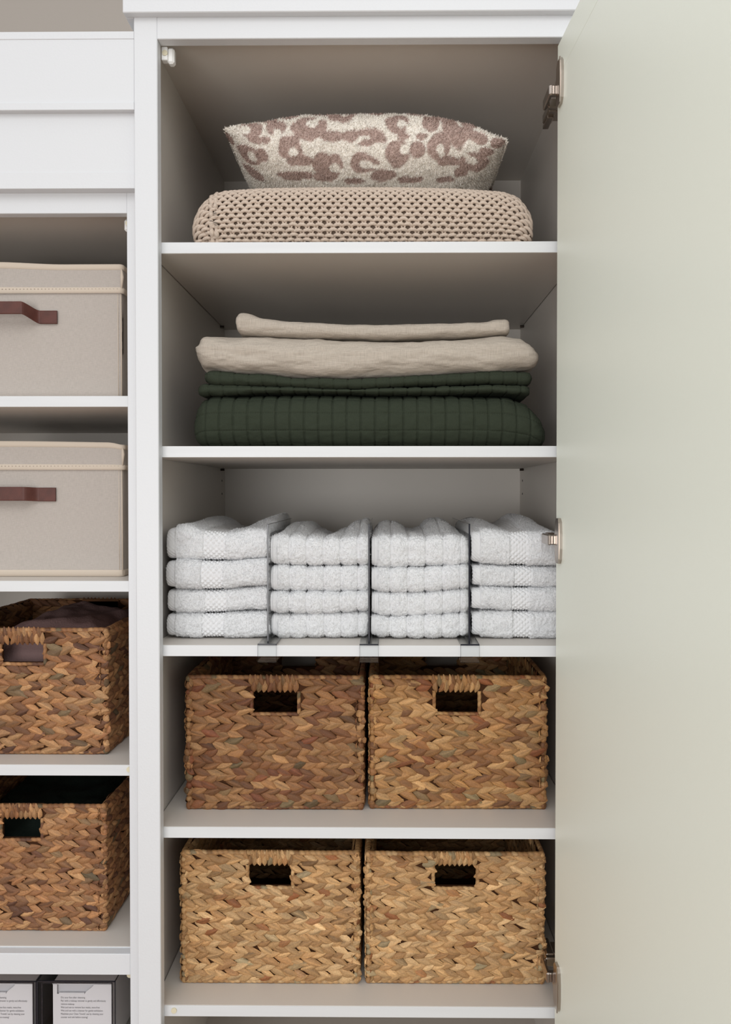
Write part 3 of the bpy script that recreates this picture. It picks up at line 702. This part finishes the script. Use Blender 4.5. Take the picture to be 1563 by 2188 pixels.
def basket(x0, x1, zb, h, Yf, dep, hole, label, palname, seed, pitch=.0215, rowh=.0225, group=None, rect_inner=True):
    """x0..x1 outer width at the front, hole = (x0,x1,z0,z1) absolute; wrapped grip above it"""
    base, spread = PAL[palname]; base = [np.array(b) for b in base]
    root = thing('basket', label, 'basket', ((x0+x1)/2, Yf+dep/2, zb), group)
    w = x1-x0; zt = zb+h; t = .006; rimr = .0035
    core = MB(); y0, y1 = Yf+.004, Yf+.004+t
    hx0, hx1, hz0, hz1 = hole
    for (ya, yb_) in ((y0, y1), (Yf+dep-.004-t, Yf+dep-.004)):
        core.box(x0+.003, hx0, ya, yb_, zb, zt-.002).box(hx1, x1-.003, ya, yb_, zb, zt-.002).box(hx0, hx1, ya, yb_, zb, hz0).box(hx0, hx1, ya, yb_, hz1, zt-.002)
    core.box(x0+.003, x0+.003+t, Yf+.004, Yf+dep-.004, zb, zt-.002).box(x1-.003-t, x1-.003, Yf+.004, Yf+dep-.004, zb, zt-.002)
    core.box(x0+.003, x1-.003, Yf+.004, Yf+dep-.004, zb, zb+.004)
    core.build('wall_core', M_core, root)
    hl = (hx0-x0, hx1-x0, hz0-zb-.0085, 0)
    wv = MB(); hh = h-2*rimr-.002
    def place(V, face):
        o = V.copy(); zz = V[:,2]+zb+rimr*1.2
        if face == 0: o[:,0] = x0+V[:,0]; o[:,1] = Yf+.004-V[:,1]
        if face == 1: o[:,0] = x1-.003+V[:,1]; o[:,1] = Yf+V[:,0]
        if face == 2: o[:,0] = x0+.003-V[:,1]; o[:,1] = Yf+dep-V[:,0]
        if face == 3: o[:,0] = x0+V[:,0]; o[:,1] = Yf+dep-.004-t-V[:,1]          # inside of the back wall
        if face == 4: o[:,0] = x0+.003+t+V[:,1]; o[:,1] = Yf+V[:,0]
        if face == 5: o[:,0] = x1-V[:,0]; o[:,1] = Yf+dep-.004+V[:,1]
        if face == 6: o[:,0] = x1-.003-t-V[:,1]; o[:,1] = Yf+dep-V[:,0]
        o[:,2] = zz; return o
    hlm = (w-hl[1], w-hl[0], hl[2], 0)
    for face, ww, ho in ((0, w, hl), (1, dep, None), (2, dep, None), (3, w, hl), (4, dep, None), (5, w, hlm), (6, dep, None)):
        V, Q, C = braid(ww, hh, pitch, rowh, ho, seed*7+face, base, spread)
        if face in (1,3,5,2,4,6): pass
        wv.add(place(V, face), Q if face in (0,1,4,2,3,5,6) else Q, None, C)
    wv.build('woven_wall', M_weave, root, smooth=True, col=True)
    # wrapped tubes: rim, foot, hole edge, corner posts
    r = np.random.default_rng(seed+5)
    def wrap(path, rad, name, closed=True, step=.0035, parent=root):
        path = np.array(path, float); seg = [path]
        q = np.concatenate([path, path[:1]]) if closed else path
        d = np.concatenate([[0], np.cumsum(np.linalg.norm(np.diff(q, axis=0), axis=1))]); n = int(d[-1]/.0017)
        s = np.linspace(0, d[-1], n, endpoint=not closed); pts = np.stack([np.interp(s, d, q[:,k]) for k in range(3)], 1)
        pts[:,2] += .0007*vnoise(np.stack([s*45, s*0, s*0], 1), seed); k = 9
        tg = (np.roll(pts,-1,0)-np.roll(pts,1,0)) if closed else np.gradient(pts, axis=0); tg /= np.linalg.norm(tg, axis=1, keepdims=True)+1e-9
        up = np.where(abs(tg[:,2:3]) > .8, np.array([[0,1.,0]]), np.array([[0,0,1.]])); a = np.cross(tg, up); a /= np.linalg.norm(a, axis=1, keepdims=True)+1e-9; bb = np.cross(a, tg)
        th = np.arange(k)/k*2*np.pi; phs = s[:,None]/.0095+th[None]/(2*np.pi); fr = phs % 1
        rd = rad*(.86+.2*np.sin(np.pi*fr)**.6)
        V = pts[:,None]+rd[...,None]*(np.cos(th)[None,:,None]*a[:,None]+np.sin(th)[None,:,None]*bb[:,None])
        ids = np.floor(phs).astype(int) % 997; pc = np.array(base)[r.choice(len(base), 997, p=spread)]*(1+.1*r.normal(size=(997,1)))
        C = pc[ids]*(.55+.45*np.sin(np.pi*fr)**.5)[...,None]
        i, j = np.meshgrid(np.arange(n if closed else n-1), np.arange(k), indexing='ij'); i2 = (i+1) % n
        Q = np.stack([i*k+j, i*k+(j+1)%k, i2*k+(j+1)%k, i2*k+j], -1).reshape(-1,4)
        mk(name, V.reshape(-1,3), Q, M_weave, parent, True, np.clip(C, 0, 1).reshape(-1,3))
    m_ = .004
    def ring(z): return [(x0+m_+.004,Yf+m_,z),(x1-m_-.004,Yf+m_,z),(x1-m_,Yf+m_+.004,z),(x1-m_,Yf+dep-m_,z),(x0+m_,Yf+dep-m_,z),(x0+m_,Yf+m_+.004,z)]
    wrap(ring(zt-rimr), rimr*1.25, 'rim'); wrap(ring(zb+rimr), rimr*1.05, 'foot_rim')
    wrap([(hx0-.003,Yf+.004,hz1),(hx0-.003,Yf+.004,hz0-.003),(hx1+.003,Yf+.004,hz0-.003),(hx1+.003,Yf+.004,hz1)], .0034, 'hand_hole_edge', closed=False)
    for cx_, cy_ in ((x0+.005,Yf+.005),(x1-.005,Yf+.005)):
        wv2 = MB()
        n = int(h/(rowh/2)); cz_ = zb+(np.arange(n)+.5)*h/n; rr2 = np.random.default_rng(seed+3)
        for k in range(n):
            s = rowh*.28*(.8+.5*rr2.random()); u = np.linspace(0, np.pi, 6); vv = np.linspace(0, 2*np.pi, 9)[:-1]
            Vs = np.stack([cx_+.0062*np.sin(u)[:,None]*np.cos(vv)[None]*1.0, cy_+.0056*np.sin(u)[:,None]*np.sin(vv)[None], cz_[k]+s*np.cos(u)[:,None]*np.ones(8)[None]], -1).reshape(-1,3)
            Qs = [(a*8+b_, a*8+(b_+1)%8, (a+1)*8+(b_+1)%8, (a+1)*8+b_) for a in range(5) for b_ in range(8)]
            wv2.add(Vs, Qs, None, base[rr2.choice(len(base), p=spread)]*(.85+.3*rr2.random()))
        wv2.build('corner_wrap', M_weave, root, smooth=True, col=True)
    # wrapped grip: two interlocking rows of upright strands
    for yface, sg in ((Yf+.004, -1), (Yf+dep-.004, 1)):
        g = MB(); gw = hx1-hx0+.008; n = 10; hg = zt-hz1+.002
        g.box(hx0-.003, hx1+.003, *sorted((yface, yface-sg*.006)), hz1+.002, zt-.001, .001, col=base[3]*.4)
        for row in (0, 1):
            cx_ = np.linspace(hx0-.003, hx1+.003, n)+(gw/n*.5 if row else 0)-.0; cx_ = cx_[cx_ < hx1+.003]; nn3 = len(cx_); rr2 = np.random.default_rng(seed+row)
            V, Q, C = leaf_batch(cx_, np.full(nn3, zt-hg*.30 if row == 0 else hz1+hg*.28), np.radians(90+(-8 if row else 9))+rr2.normal(size=nn3)*.08, np.full(nn3, hg*.82), np.full(nn3, gw/n*1.25), .0042, seed+row, base, spread)
            V2 = V.copy(); V2[:,1] = yface+sg*(V[:,1]+.001-.001*row); g.add(V2, Q, None, C*.96)
        tp = MB()
        g.tube([(hx0-.004, yface-sg*.003, zt-.0035), (hx1+.004, yface-sg*.003, zt-.0035)], .0036, 8, base[1])
        g.build('grip', M_weave, root, smooth=True, col=True)
    return root
def basket_px(px0, px1, yt, yb, hol, shelf_z, frontY, depth, label, pal, seed, **kw):
    # front plane follows from where the foot meets the shelf top
    d = _R @ np.array([((px0+px1)/2-PX)/F, -(yb-PY)/F, -1.0]); tt = (shelf_z-CAM[2])/d[2]; Yf = CAM[1]+d[1]*tt-.004
    x0, x1 = PXs(px0, (yt+yb)/2, Yf), PXs(px1, (yt+yb)/2, Yf); xm = (px0+px1)/2
    h = P(xm, yt, Yf)[2]-shelf_z
    ho = (PXs(hol[0], hol[2], Yf), PXs(hol[1], hol[2], Yf), P(xm, hol[3], Yf)[2], P(xm, hol[2], Yf)[2])
    return basket(x0, x1, shelf_z+.0003, h, Yf, depth, ho, label, pal, seed, **kw), Yf, x0, x1
basket_px(397,777,1445,1729,(541,635,1477,1524),S_TOP[3],0,.36,'dark brown woven basket on the left of the upper basket shelf','dark',1, group='woven baskets in the tall cabinet')
basket_px(790,1169,1445,1728,(932,1022,1477,1523),S_TOP[3],0,.36,'amber and brown woven basket on the right of the upper basket shelf','amber',2, group='woven baskets in the tall cabinet')
basket_px(387,768,1820,2100,(532,622,1849,1896),S_TOP[4],0,.36,'pale honey woven basket on the left of the lowest shelf','honey',3,pitch=.0195,rowh=.0195, group='woven baskets in the tall cabinet')
basket_px(782,1165,1823,2101,(930,1018,1850,1897),S_TOP[4],0,.36,'tan woven basket at lower right beside the bottom hinge','honey',4,pitch=.0195,rowh=.0195, group='woven baskets in the tall cabinet')
_, Yb1, bx0, bx1 = basket_px(-152,230,1343,1611,(2,91,1375,1416),L_TOP[2],0,.37,'brown woven basket at the left holding mauve cloth','warm',5, group='woven baskets in the left cabinet')
_, Yb2, cx0, cx1 = basket_px(-158,226,1720,1987,(3,85,1749,1793),L_TOP[3],0,.37,'brown woven basket at lower left holding dark green cloth','warm',6,pitch=.0195,rowh=.0195, group='woven baskets in the left cabinet')
# cloth inside the left baskets
def cloth_in(name, x0, x1, y0, y1, z0, zt, m, label, seed):
    n = 60; X, Y = np.meshgrid(np.linspace(x0, x1, n), np.linspace(y0, y1, n), indexing='ij')
    u = (X-x0)/(x1-x0); v = (Y-y0)/(y1-y0); e = (1-abs(2*u-1)**8)*(1-abs(2*v-1)**8)
    Z = z0+(zt-z0)*np.clip(e, 0, 1)**.4+.012*fbm(np.stack([X*14, Y*14, X*0], -1), seed)*e
    top = np.stack([X, Y, Z], -1).reshape(-1,3); bot = top.copy(); bot[:,2] = z0; N_ = n*n
    i, j = np.meshgrid(np.arange(n-1), np.arange(n-1), indexing='ij'); q = np.stack([i*n+j, (i+1)*n+j, (i+1)*n+j+1, i*n+j+1], -1).reshape(-1,4)
    ed = np.concatenate([np.arange(n)*n, (n-1)*n+np.arange(1,n), (np.arange(n-1)[::-1])*n+n-1, np.arange(1,n-1)[::-1]]); ed2 = np.roll(ed, -1)
    # layered front: small steps like folded edges
    f = np.concatenate([q, q[:, ::-1]+N_, np.stack([ed, ed+N_, ed2+N_, ed2], 1)])
    tag(mk(name, np.concatenate([top, bot]), f, m), label, 'cloth')
cloth_in('folded_cloth', bx0+.085, bx1-.014, Yb1+.03, Yb1+.33, L_TOP[2]+.006, P(150,1322,Yb1+.1)[2], M_mauve, 'folded mauve brown cloth inside the upper left basket', 3)
cloth_in('folded_cloth', cx0+.012, cx1-.014, Yb2+.03, Yb2+.33, L_TOP[3]+.006, P(60,1768,Yb2+.03)[2], M_black, 'dark green cloth inside the lower left basket', 8)

# ------------------------------------------------------------------ fabric storage boxes
def fabric_box(xr_px, ytop, ylid, zb, Yf, foot, label, hy, hx, raise_, seed, lean=0):
    xr = PXs(xr_px, (ytop+ylid)/2+60, Yf); w = .40; x0 = xr-w; dep = .36
    root = thing('storage_box', label, 'storage box', (xr-w/2, Yf+dep/2, zb), 'fabric storage boxes')
    zt = P(200, ytop, Yf)[2]; zl = P(200, ylid, Yf)[2]
    def sheet(name, x0, x1, y0, y1, z0, z1, mat_, bulge, th=.0, topw=None, n=40):
        """rounded soft box: vertical walls as one ring with top & bottom"""
        rc = .006; path = []
        for (cx, cy, a0) in ((x1-rc,y0+rc,-90),(x1-rc,y1-rc,0),(x0+rc,y1-rc,90),(x0+rc,y0+rc,180)):
            for a in np.radians(a0+np.linspace(0, 90, 5)): path.append((cx+rc*np.cos(a), cy+rc*np.sin(a)))
        path = np.array(path); q = np.concatenate([path, path[:1]]); d = np.concatenate([[0], np.cumsum(np.linalg.norm(np.diff(q, axis=0), axis=1))])
        s = np.unique(np.concatenate([np.linspace(0, d[-1], 160, endpoint=False), d[:-1]])); pt = np.stack([np.interp(s, d, q[:,0]), np.interp(s, d, q[:,1])], 1); m = len(s)
        zs = np.linspace(0, 1, n); c = np.array([(x0+x1)/2, (y0+y1)/2])
        nrm = np.stack([np.gradient(pt[:,1]), -np.gradient(pt[:,0])], 1); nrm /= np.linalg.norm(nrm, axis=1, keepdims=True)+1e-9
        V = np.zeros((n, m, 3)); V[...,:2] = pt[None]; V[...,2] = z0+(z1-z0)*zs[:,None]
        if topw is not None: V[...,2] += topw(pt[:,0])[None]*zs[:,None]
        bl = bulge*fbm(V*np.array([7,7,9]), seed); V[...,:2] += nrm[None]*bl[...,None]
        Vf = V.reshape(-1,3); i, j = np.meshgrid(np.arange(n-1), np.arange(m), indexing='ij'); j2 = (j+1) % m
        Q = np.stack([i*m+j, i*m+j2, (i+1)*m+j2, (i+1)*m+j], -1).reshape(-1,4)
        Vf = np.concatenate([Vf, [V[0].mean(0), V[-1].mean(0)]]); k = np.arange(m); k2 = (k+1) % m
        T = np.concatenate([np.stack([k2, k, np.full(m, n*m)], 1), np.stack([(n-1)*m+k, (n-1)*m+k2, np.full(m, n*m+1)], 1)])
        return mk(name, Vf, [Q, T], mat_, root if name in ('body','lid') else lidp, True), V, pt, nrm
    tw = (lambda x: .0045*sstep(-(x), -(xr-.10), -(xr-.22))*1.0) if raise_ else (lambda x: .002*np.sin((x-x0)*9)-.0035*sstep(x, xr-.02, xr))
    body, BV, bpt, bn = sheet('body', x0+.003, xr, Yf, Yf+dep, zb+.0005, zt-.006, M_canvas, .0012)
    lidp = root
    lid, LV, lpt, ln_ = sheet('lid', x0, xr+.003, Yf-.003, Yf+dep+.003, zl-.006, zt, M_canvas, .0009, topw=tw, n=24)
    lidp = lid
    def band(Vring, nrm, lo, hi, off, name, parent, mt):
        n, m = Vring.shape[:2]; a = Vring[0]*(1-lo)+Vring[-1]*lo; b_ = Vring[0]*(1-hi)+Vring[-1]*hi
        idx = np.clip((np.linspace(lo, hi, 7)*(n-1)), 0, n-1); rings = []
        for k, f_ in enumerate(idx):
            i = int(min(f_, n-2)); g = f_-i; R_ = Vring[i]*(1-g)+Vring[i+1]*g; o_ = R_.copy(); o_[:,:2] += nrm*(off*math.sin(math.pi*k/6)**.4+.0002); rings.append(o_)
        A_ = np.array(rings); i, j = np.meshgrid(np.arange(6), np.arange(m), indexing='ij'); j2 = (j+1) % m
        mk(name, A_.reshape(-1,3), np.stack([i*m+j, i*m+j2, (i+1)*m+j2, (i+1)*m+j], -1).reshape(-1,4), mt, parent, True)
    band(LV, ln_, .0, .20, .0016, 'hem_tape', lid, M_trim); band(LV, ln_, .80, 1.0, .0018, 'top_piping', lid, M_trim)
    # corner tab of the lid and the seam down the box corner
    MB().tube([(xr+.0015, Yf-.0022, zl+.002), (xr+.0025, Yf-.0018, (zl+zt)/2), (xr+.0012, Yf-.0022, zt-.008)], [.0013,.003,.0013], 8).build('corner_tab', M_trim, lid, smooth=True)
    MB().tube([(xr-.0055, Yf-.0002, zb+.004), (xr-.006, Yf-.0003, zl)], .0007, 6).tube([(xr-.0005, Yf+.001, zb+.004), (xr-.001, Yf+.001, zl)], .0012, 6).build('corner_seam', M_trim, body, smooth=True)
    if foot: band(BV, bn, .0, foot, .0015, 'foot_tape', body, M_trim)
    # dotted stitching on the hem tape
    stt = MB(); zz = zl-.0005
    for k in range(60):
        xx = xr-.006-k*.0063; stt.box(xx, xx+.0016, Yf-.0055, Yf-.0035, zz+.0010, zz+.0016)
    stt.build('stitching', mat('stitch_thread', (150,138,125), .9), lid)
    # leather strap handle
    xe = PXs(hx, hy[0], Yf); z0, z1 = P(60, hy[1], Yf)[2], P(60, hy[0], Yf)[2]; cxh = xr-w/2; half = xe-cxh
    u = np.linspace(-1, 1, 90); au = abs(u)*half; pl = .030
    g = sstep(half-au, pl, pl+.020); X_ = cxh+u*half
    Yo = Yf-.003-(.028 if raise_ else .016)*g; dz = (.0105 if raise_ else .0012)*g
    ring = []
    hh = (z1-z0)/2; zm = (z0+z1)/2
    for (dy, dz2) in ((-.0012,-hh),(-.0018,-hh*.9),(-.0018,hh*.9),(-.0012,hh),(.0006,hh),(.0006,-hh)): ring.append(np.stack([X_, Yo+dy, zm+dz+dz2+(-g*.0015 if raise_ and dz2 > 0 else 0)], 1))
    A_ = np.array(ring).transpose(1,0,2); n, k = A_.shape[:2]; Q = [(i*k+j, (i+1)*k+j, (i+1)*k+(j+1)%k, i*k+(j+1)%k) for i in range(n-1) for j in range(k)]
    Vh = A_.reshape(-1,3); Q += [(0,1,2,3),(0,3,4,5)]; e_ = (n-1)*k; Q += [(e_+3,e_+2,e_+1,e_),(e_+5,e_+4,e_+3,e_)]
    hd = mk('handle', Vh, np.array(Q), M_leather, root, False); hd['label'] = 'brown leather strap handle'
fabric_box(259.5, 566, 620, L_TOP[0], YL+.045, 0, 'oatmeal fabric box with arched leather handle on the upper left shelf', (665,693), 124, True, 3)
fabric_box(261.5, 945, 997, L_TOP[1], YL+.063, .05, 'oatmeal fabric box with flat leather handle, directly above the upper left basket', (1042,1071), 121, False, 7)

# ------------------------------------------------------------------ clear boxes with cartons, lower left
TXT = ["Dry your face after cleansing", "Pair with a makeup remover to gently and effortlessly", "remove makeup", "Wet and use to remove face masks, mess-free",
       "Wet and use with a cleanser for gentle exfoliation", "Maximize your Clean Towels' use by cleaning your", "counter and sink before tossing!"]
zsh = PZ(2290, YL, 140)+.0005
def clear_box(pxl, pxr, cl, cr_, Yf, lab1, lab2):
    x0, x1 = PXs(pxl, 2150, Yf), PXs(pxr, 2150, Yf); zt = P((pxl+pxr)/2, 2097, Yf)[2]; dep = .30; t = .0022
    root = thing('acrylic_bin', lab1, 'clear bin', ((x0+x1)/2, Yf+dep/2, zsh), 'clear bins in the left cabinet')
    MB().box(x0, x1, Yf, Yf+t, zsh, zt).build('front_wall', M_clear, root)
    MB().box(x0, x0+t, Yf+t, Yf+dep, zsh, zt).build('side_wall', M_clear, root)
    MB().box(x1-t, x1, Yf+t, Yf+dep, zsh, zt).build('side_wall', M_clear, root)
    MB().box(x0, x1, Yf+dep, Yf+dep+t, zsh, zt).build('back_wall', M_clear, root)
    MB().box(x0, x1, Yf, Yf+dep, zsh-.0004, zsh+.001).build('base', M_clear, root)
    q = MB().box(x0, x1, Yf-.0006, Yf+.0014, zt-.0012, zt+.0009, .0003)
    for xx in (x0, x1): q.box(xx-.0010, xx+.0010, Yf-.0008, Yf+.0010, zsh, zt, .0003).box(xx-.0006, xx+.0006, Yf, Yf+dep, zt-.0005, zt+.0006)
    for xx in (x0+.0065, x1-.0065): q.box(xx-.0009, xx+.0009, Yf+.003, Yf+.0045, zsh, zt-.004)
    q.box(x0+.0065, x1-.0065, Yf+.003, Yf+.0045, zt-.0055, zt-.004)
    q.build('dark_rim_reflection', M_edgereflect, root)  # dark lines painted as reflection in the clear rims
    # carton inside, thumb notch cut in its front
    Yc = Yf+.008; a, b_ = PXs(cl, 2150, Yc), PXs(cr_, 2150, Yc); ct = P(170, 2103, Yc)[2]; cb = zsh+.0022
    na, nb_ = PXs(cl+10, 2110, Yc), PXs(cl+88, 2110, Yc); nz = P(170, 2124, Yc)[2]
    root2 = thing('carton', lab2, 'carton', ((a+b_)/2, Yc+.12, cb), 'white cartons in the clear bins')
    c = MB(); th_ = .0012
    n_ = 60; k = np.linspace(0, 1, n_); pl = []
    lx = na+.004*k**2; rx = nb_-.020*sstep(k, 0, 1)
    prof = [(a, cb), (b_, cb), (b_, ct), (nb_, ct)]+[(nb_-.0155*sstep(v, 0, 1)-.0, ct-(ct-nz)*v) for v in k[1:-1]]+[(nb_-.019, nz), (na+.006, nz), (na+.001, nz+.004)]+[(na, ct), (a, ct)]
    # build the front as boxes: below the notch, left of it, and sliced right side
    c.box(a, b_, Yc, Yc+th_, cb, nz).box(a, na, Yc, Yc+th_, nz, ct)
    for v0, v1 in zip(k[:-1], k[1:]):
        xx = nb_-.0155*sstep((v0+v1)/2, 0, 1); c.box(xx, b_, Yc, Yc+th_, ct-(ct-nz)*v1, ct-(ct-nz)*v0)
    c.box(a, a+th_, Yc, Yc+.25, cb, ct).box(b_-th_, b_, Yc, Yc+.25, cb, ct).box(a, b_, Yc+.25, Yc+.252, cb, ct).box(a, b_, Yc, Yc+.25, cb, cb+.001)
    c.box(a, b_, Yc+.0, Yc+.25, ct-.0004, ct+.0006)
    c.box(na+.003, nb_-.016, Yc-.0004, Yc+.003, nz-.0005, nz+.0022, .0004)
    c.build('carton_body', M_carton, root2)
    MB().box(a+.002, b_-.002, Yc+.004, Yc+.24, cb+.001, ct-.002).build('tissue_stack', M_cartonin, root2)
    tv = []; tq = []; n0 = 0
    for i, s in enumerate(TXT):
        cu = bpy.data.curves.new('printed_line', 'FONT'); cu.body = s; cu.size = .0046; cu.resolution_u = 3
        o = bpy.data.objects.new('printed_line', cu); S.collection.objects.link(o); bpy.context.view_layer.update()
        me = bpy.data.meshes.new_from_object(o); p = P(cl+18, 2133+i*7.0, Yc-.0002)
        for v in me.vertices: tv.append((p[0]+v.co.x*.80, Yc-.0003, p[2]+v.co.y))
        me.calc_loop_triangles()
        for t3 in me.loop_triangles: tq.append([q_+n0 for q_ in t3.vertices])
        n0 += len(me.vertices); bpy.data.objects.remove(o); bpy.data.curves.remove(cu); bpy.data.meshes.remove(me)
    mk('printed_text', tv, np.array(tq), M_ink, root2, False)
Yc0 = YL+.035
clear_box(80, 246, 112, 241, Yc0, 'clear acrylic bin at lower left nearest the cabinet frame', 'white carton with a thumb notch in the bin nearest the cabinet frame')
clear_box(-86, 77, -56, 71, Yc0, 'clear acrylic bin at the lower left corner of the photo', 'white carton with a thumb notch at the lower left corner of the photo')
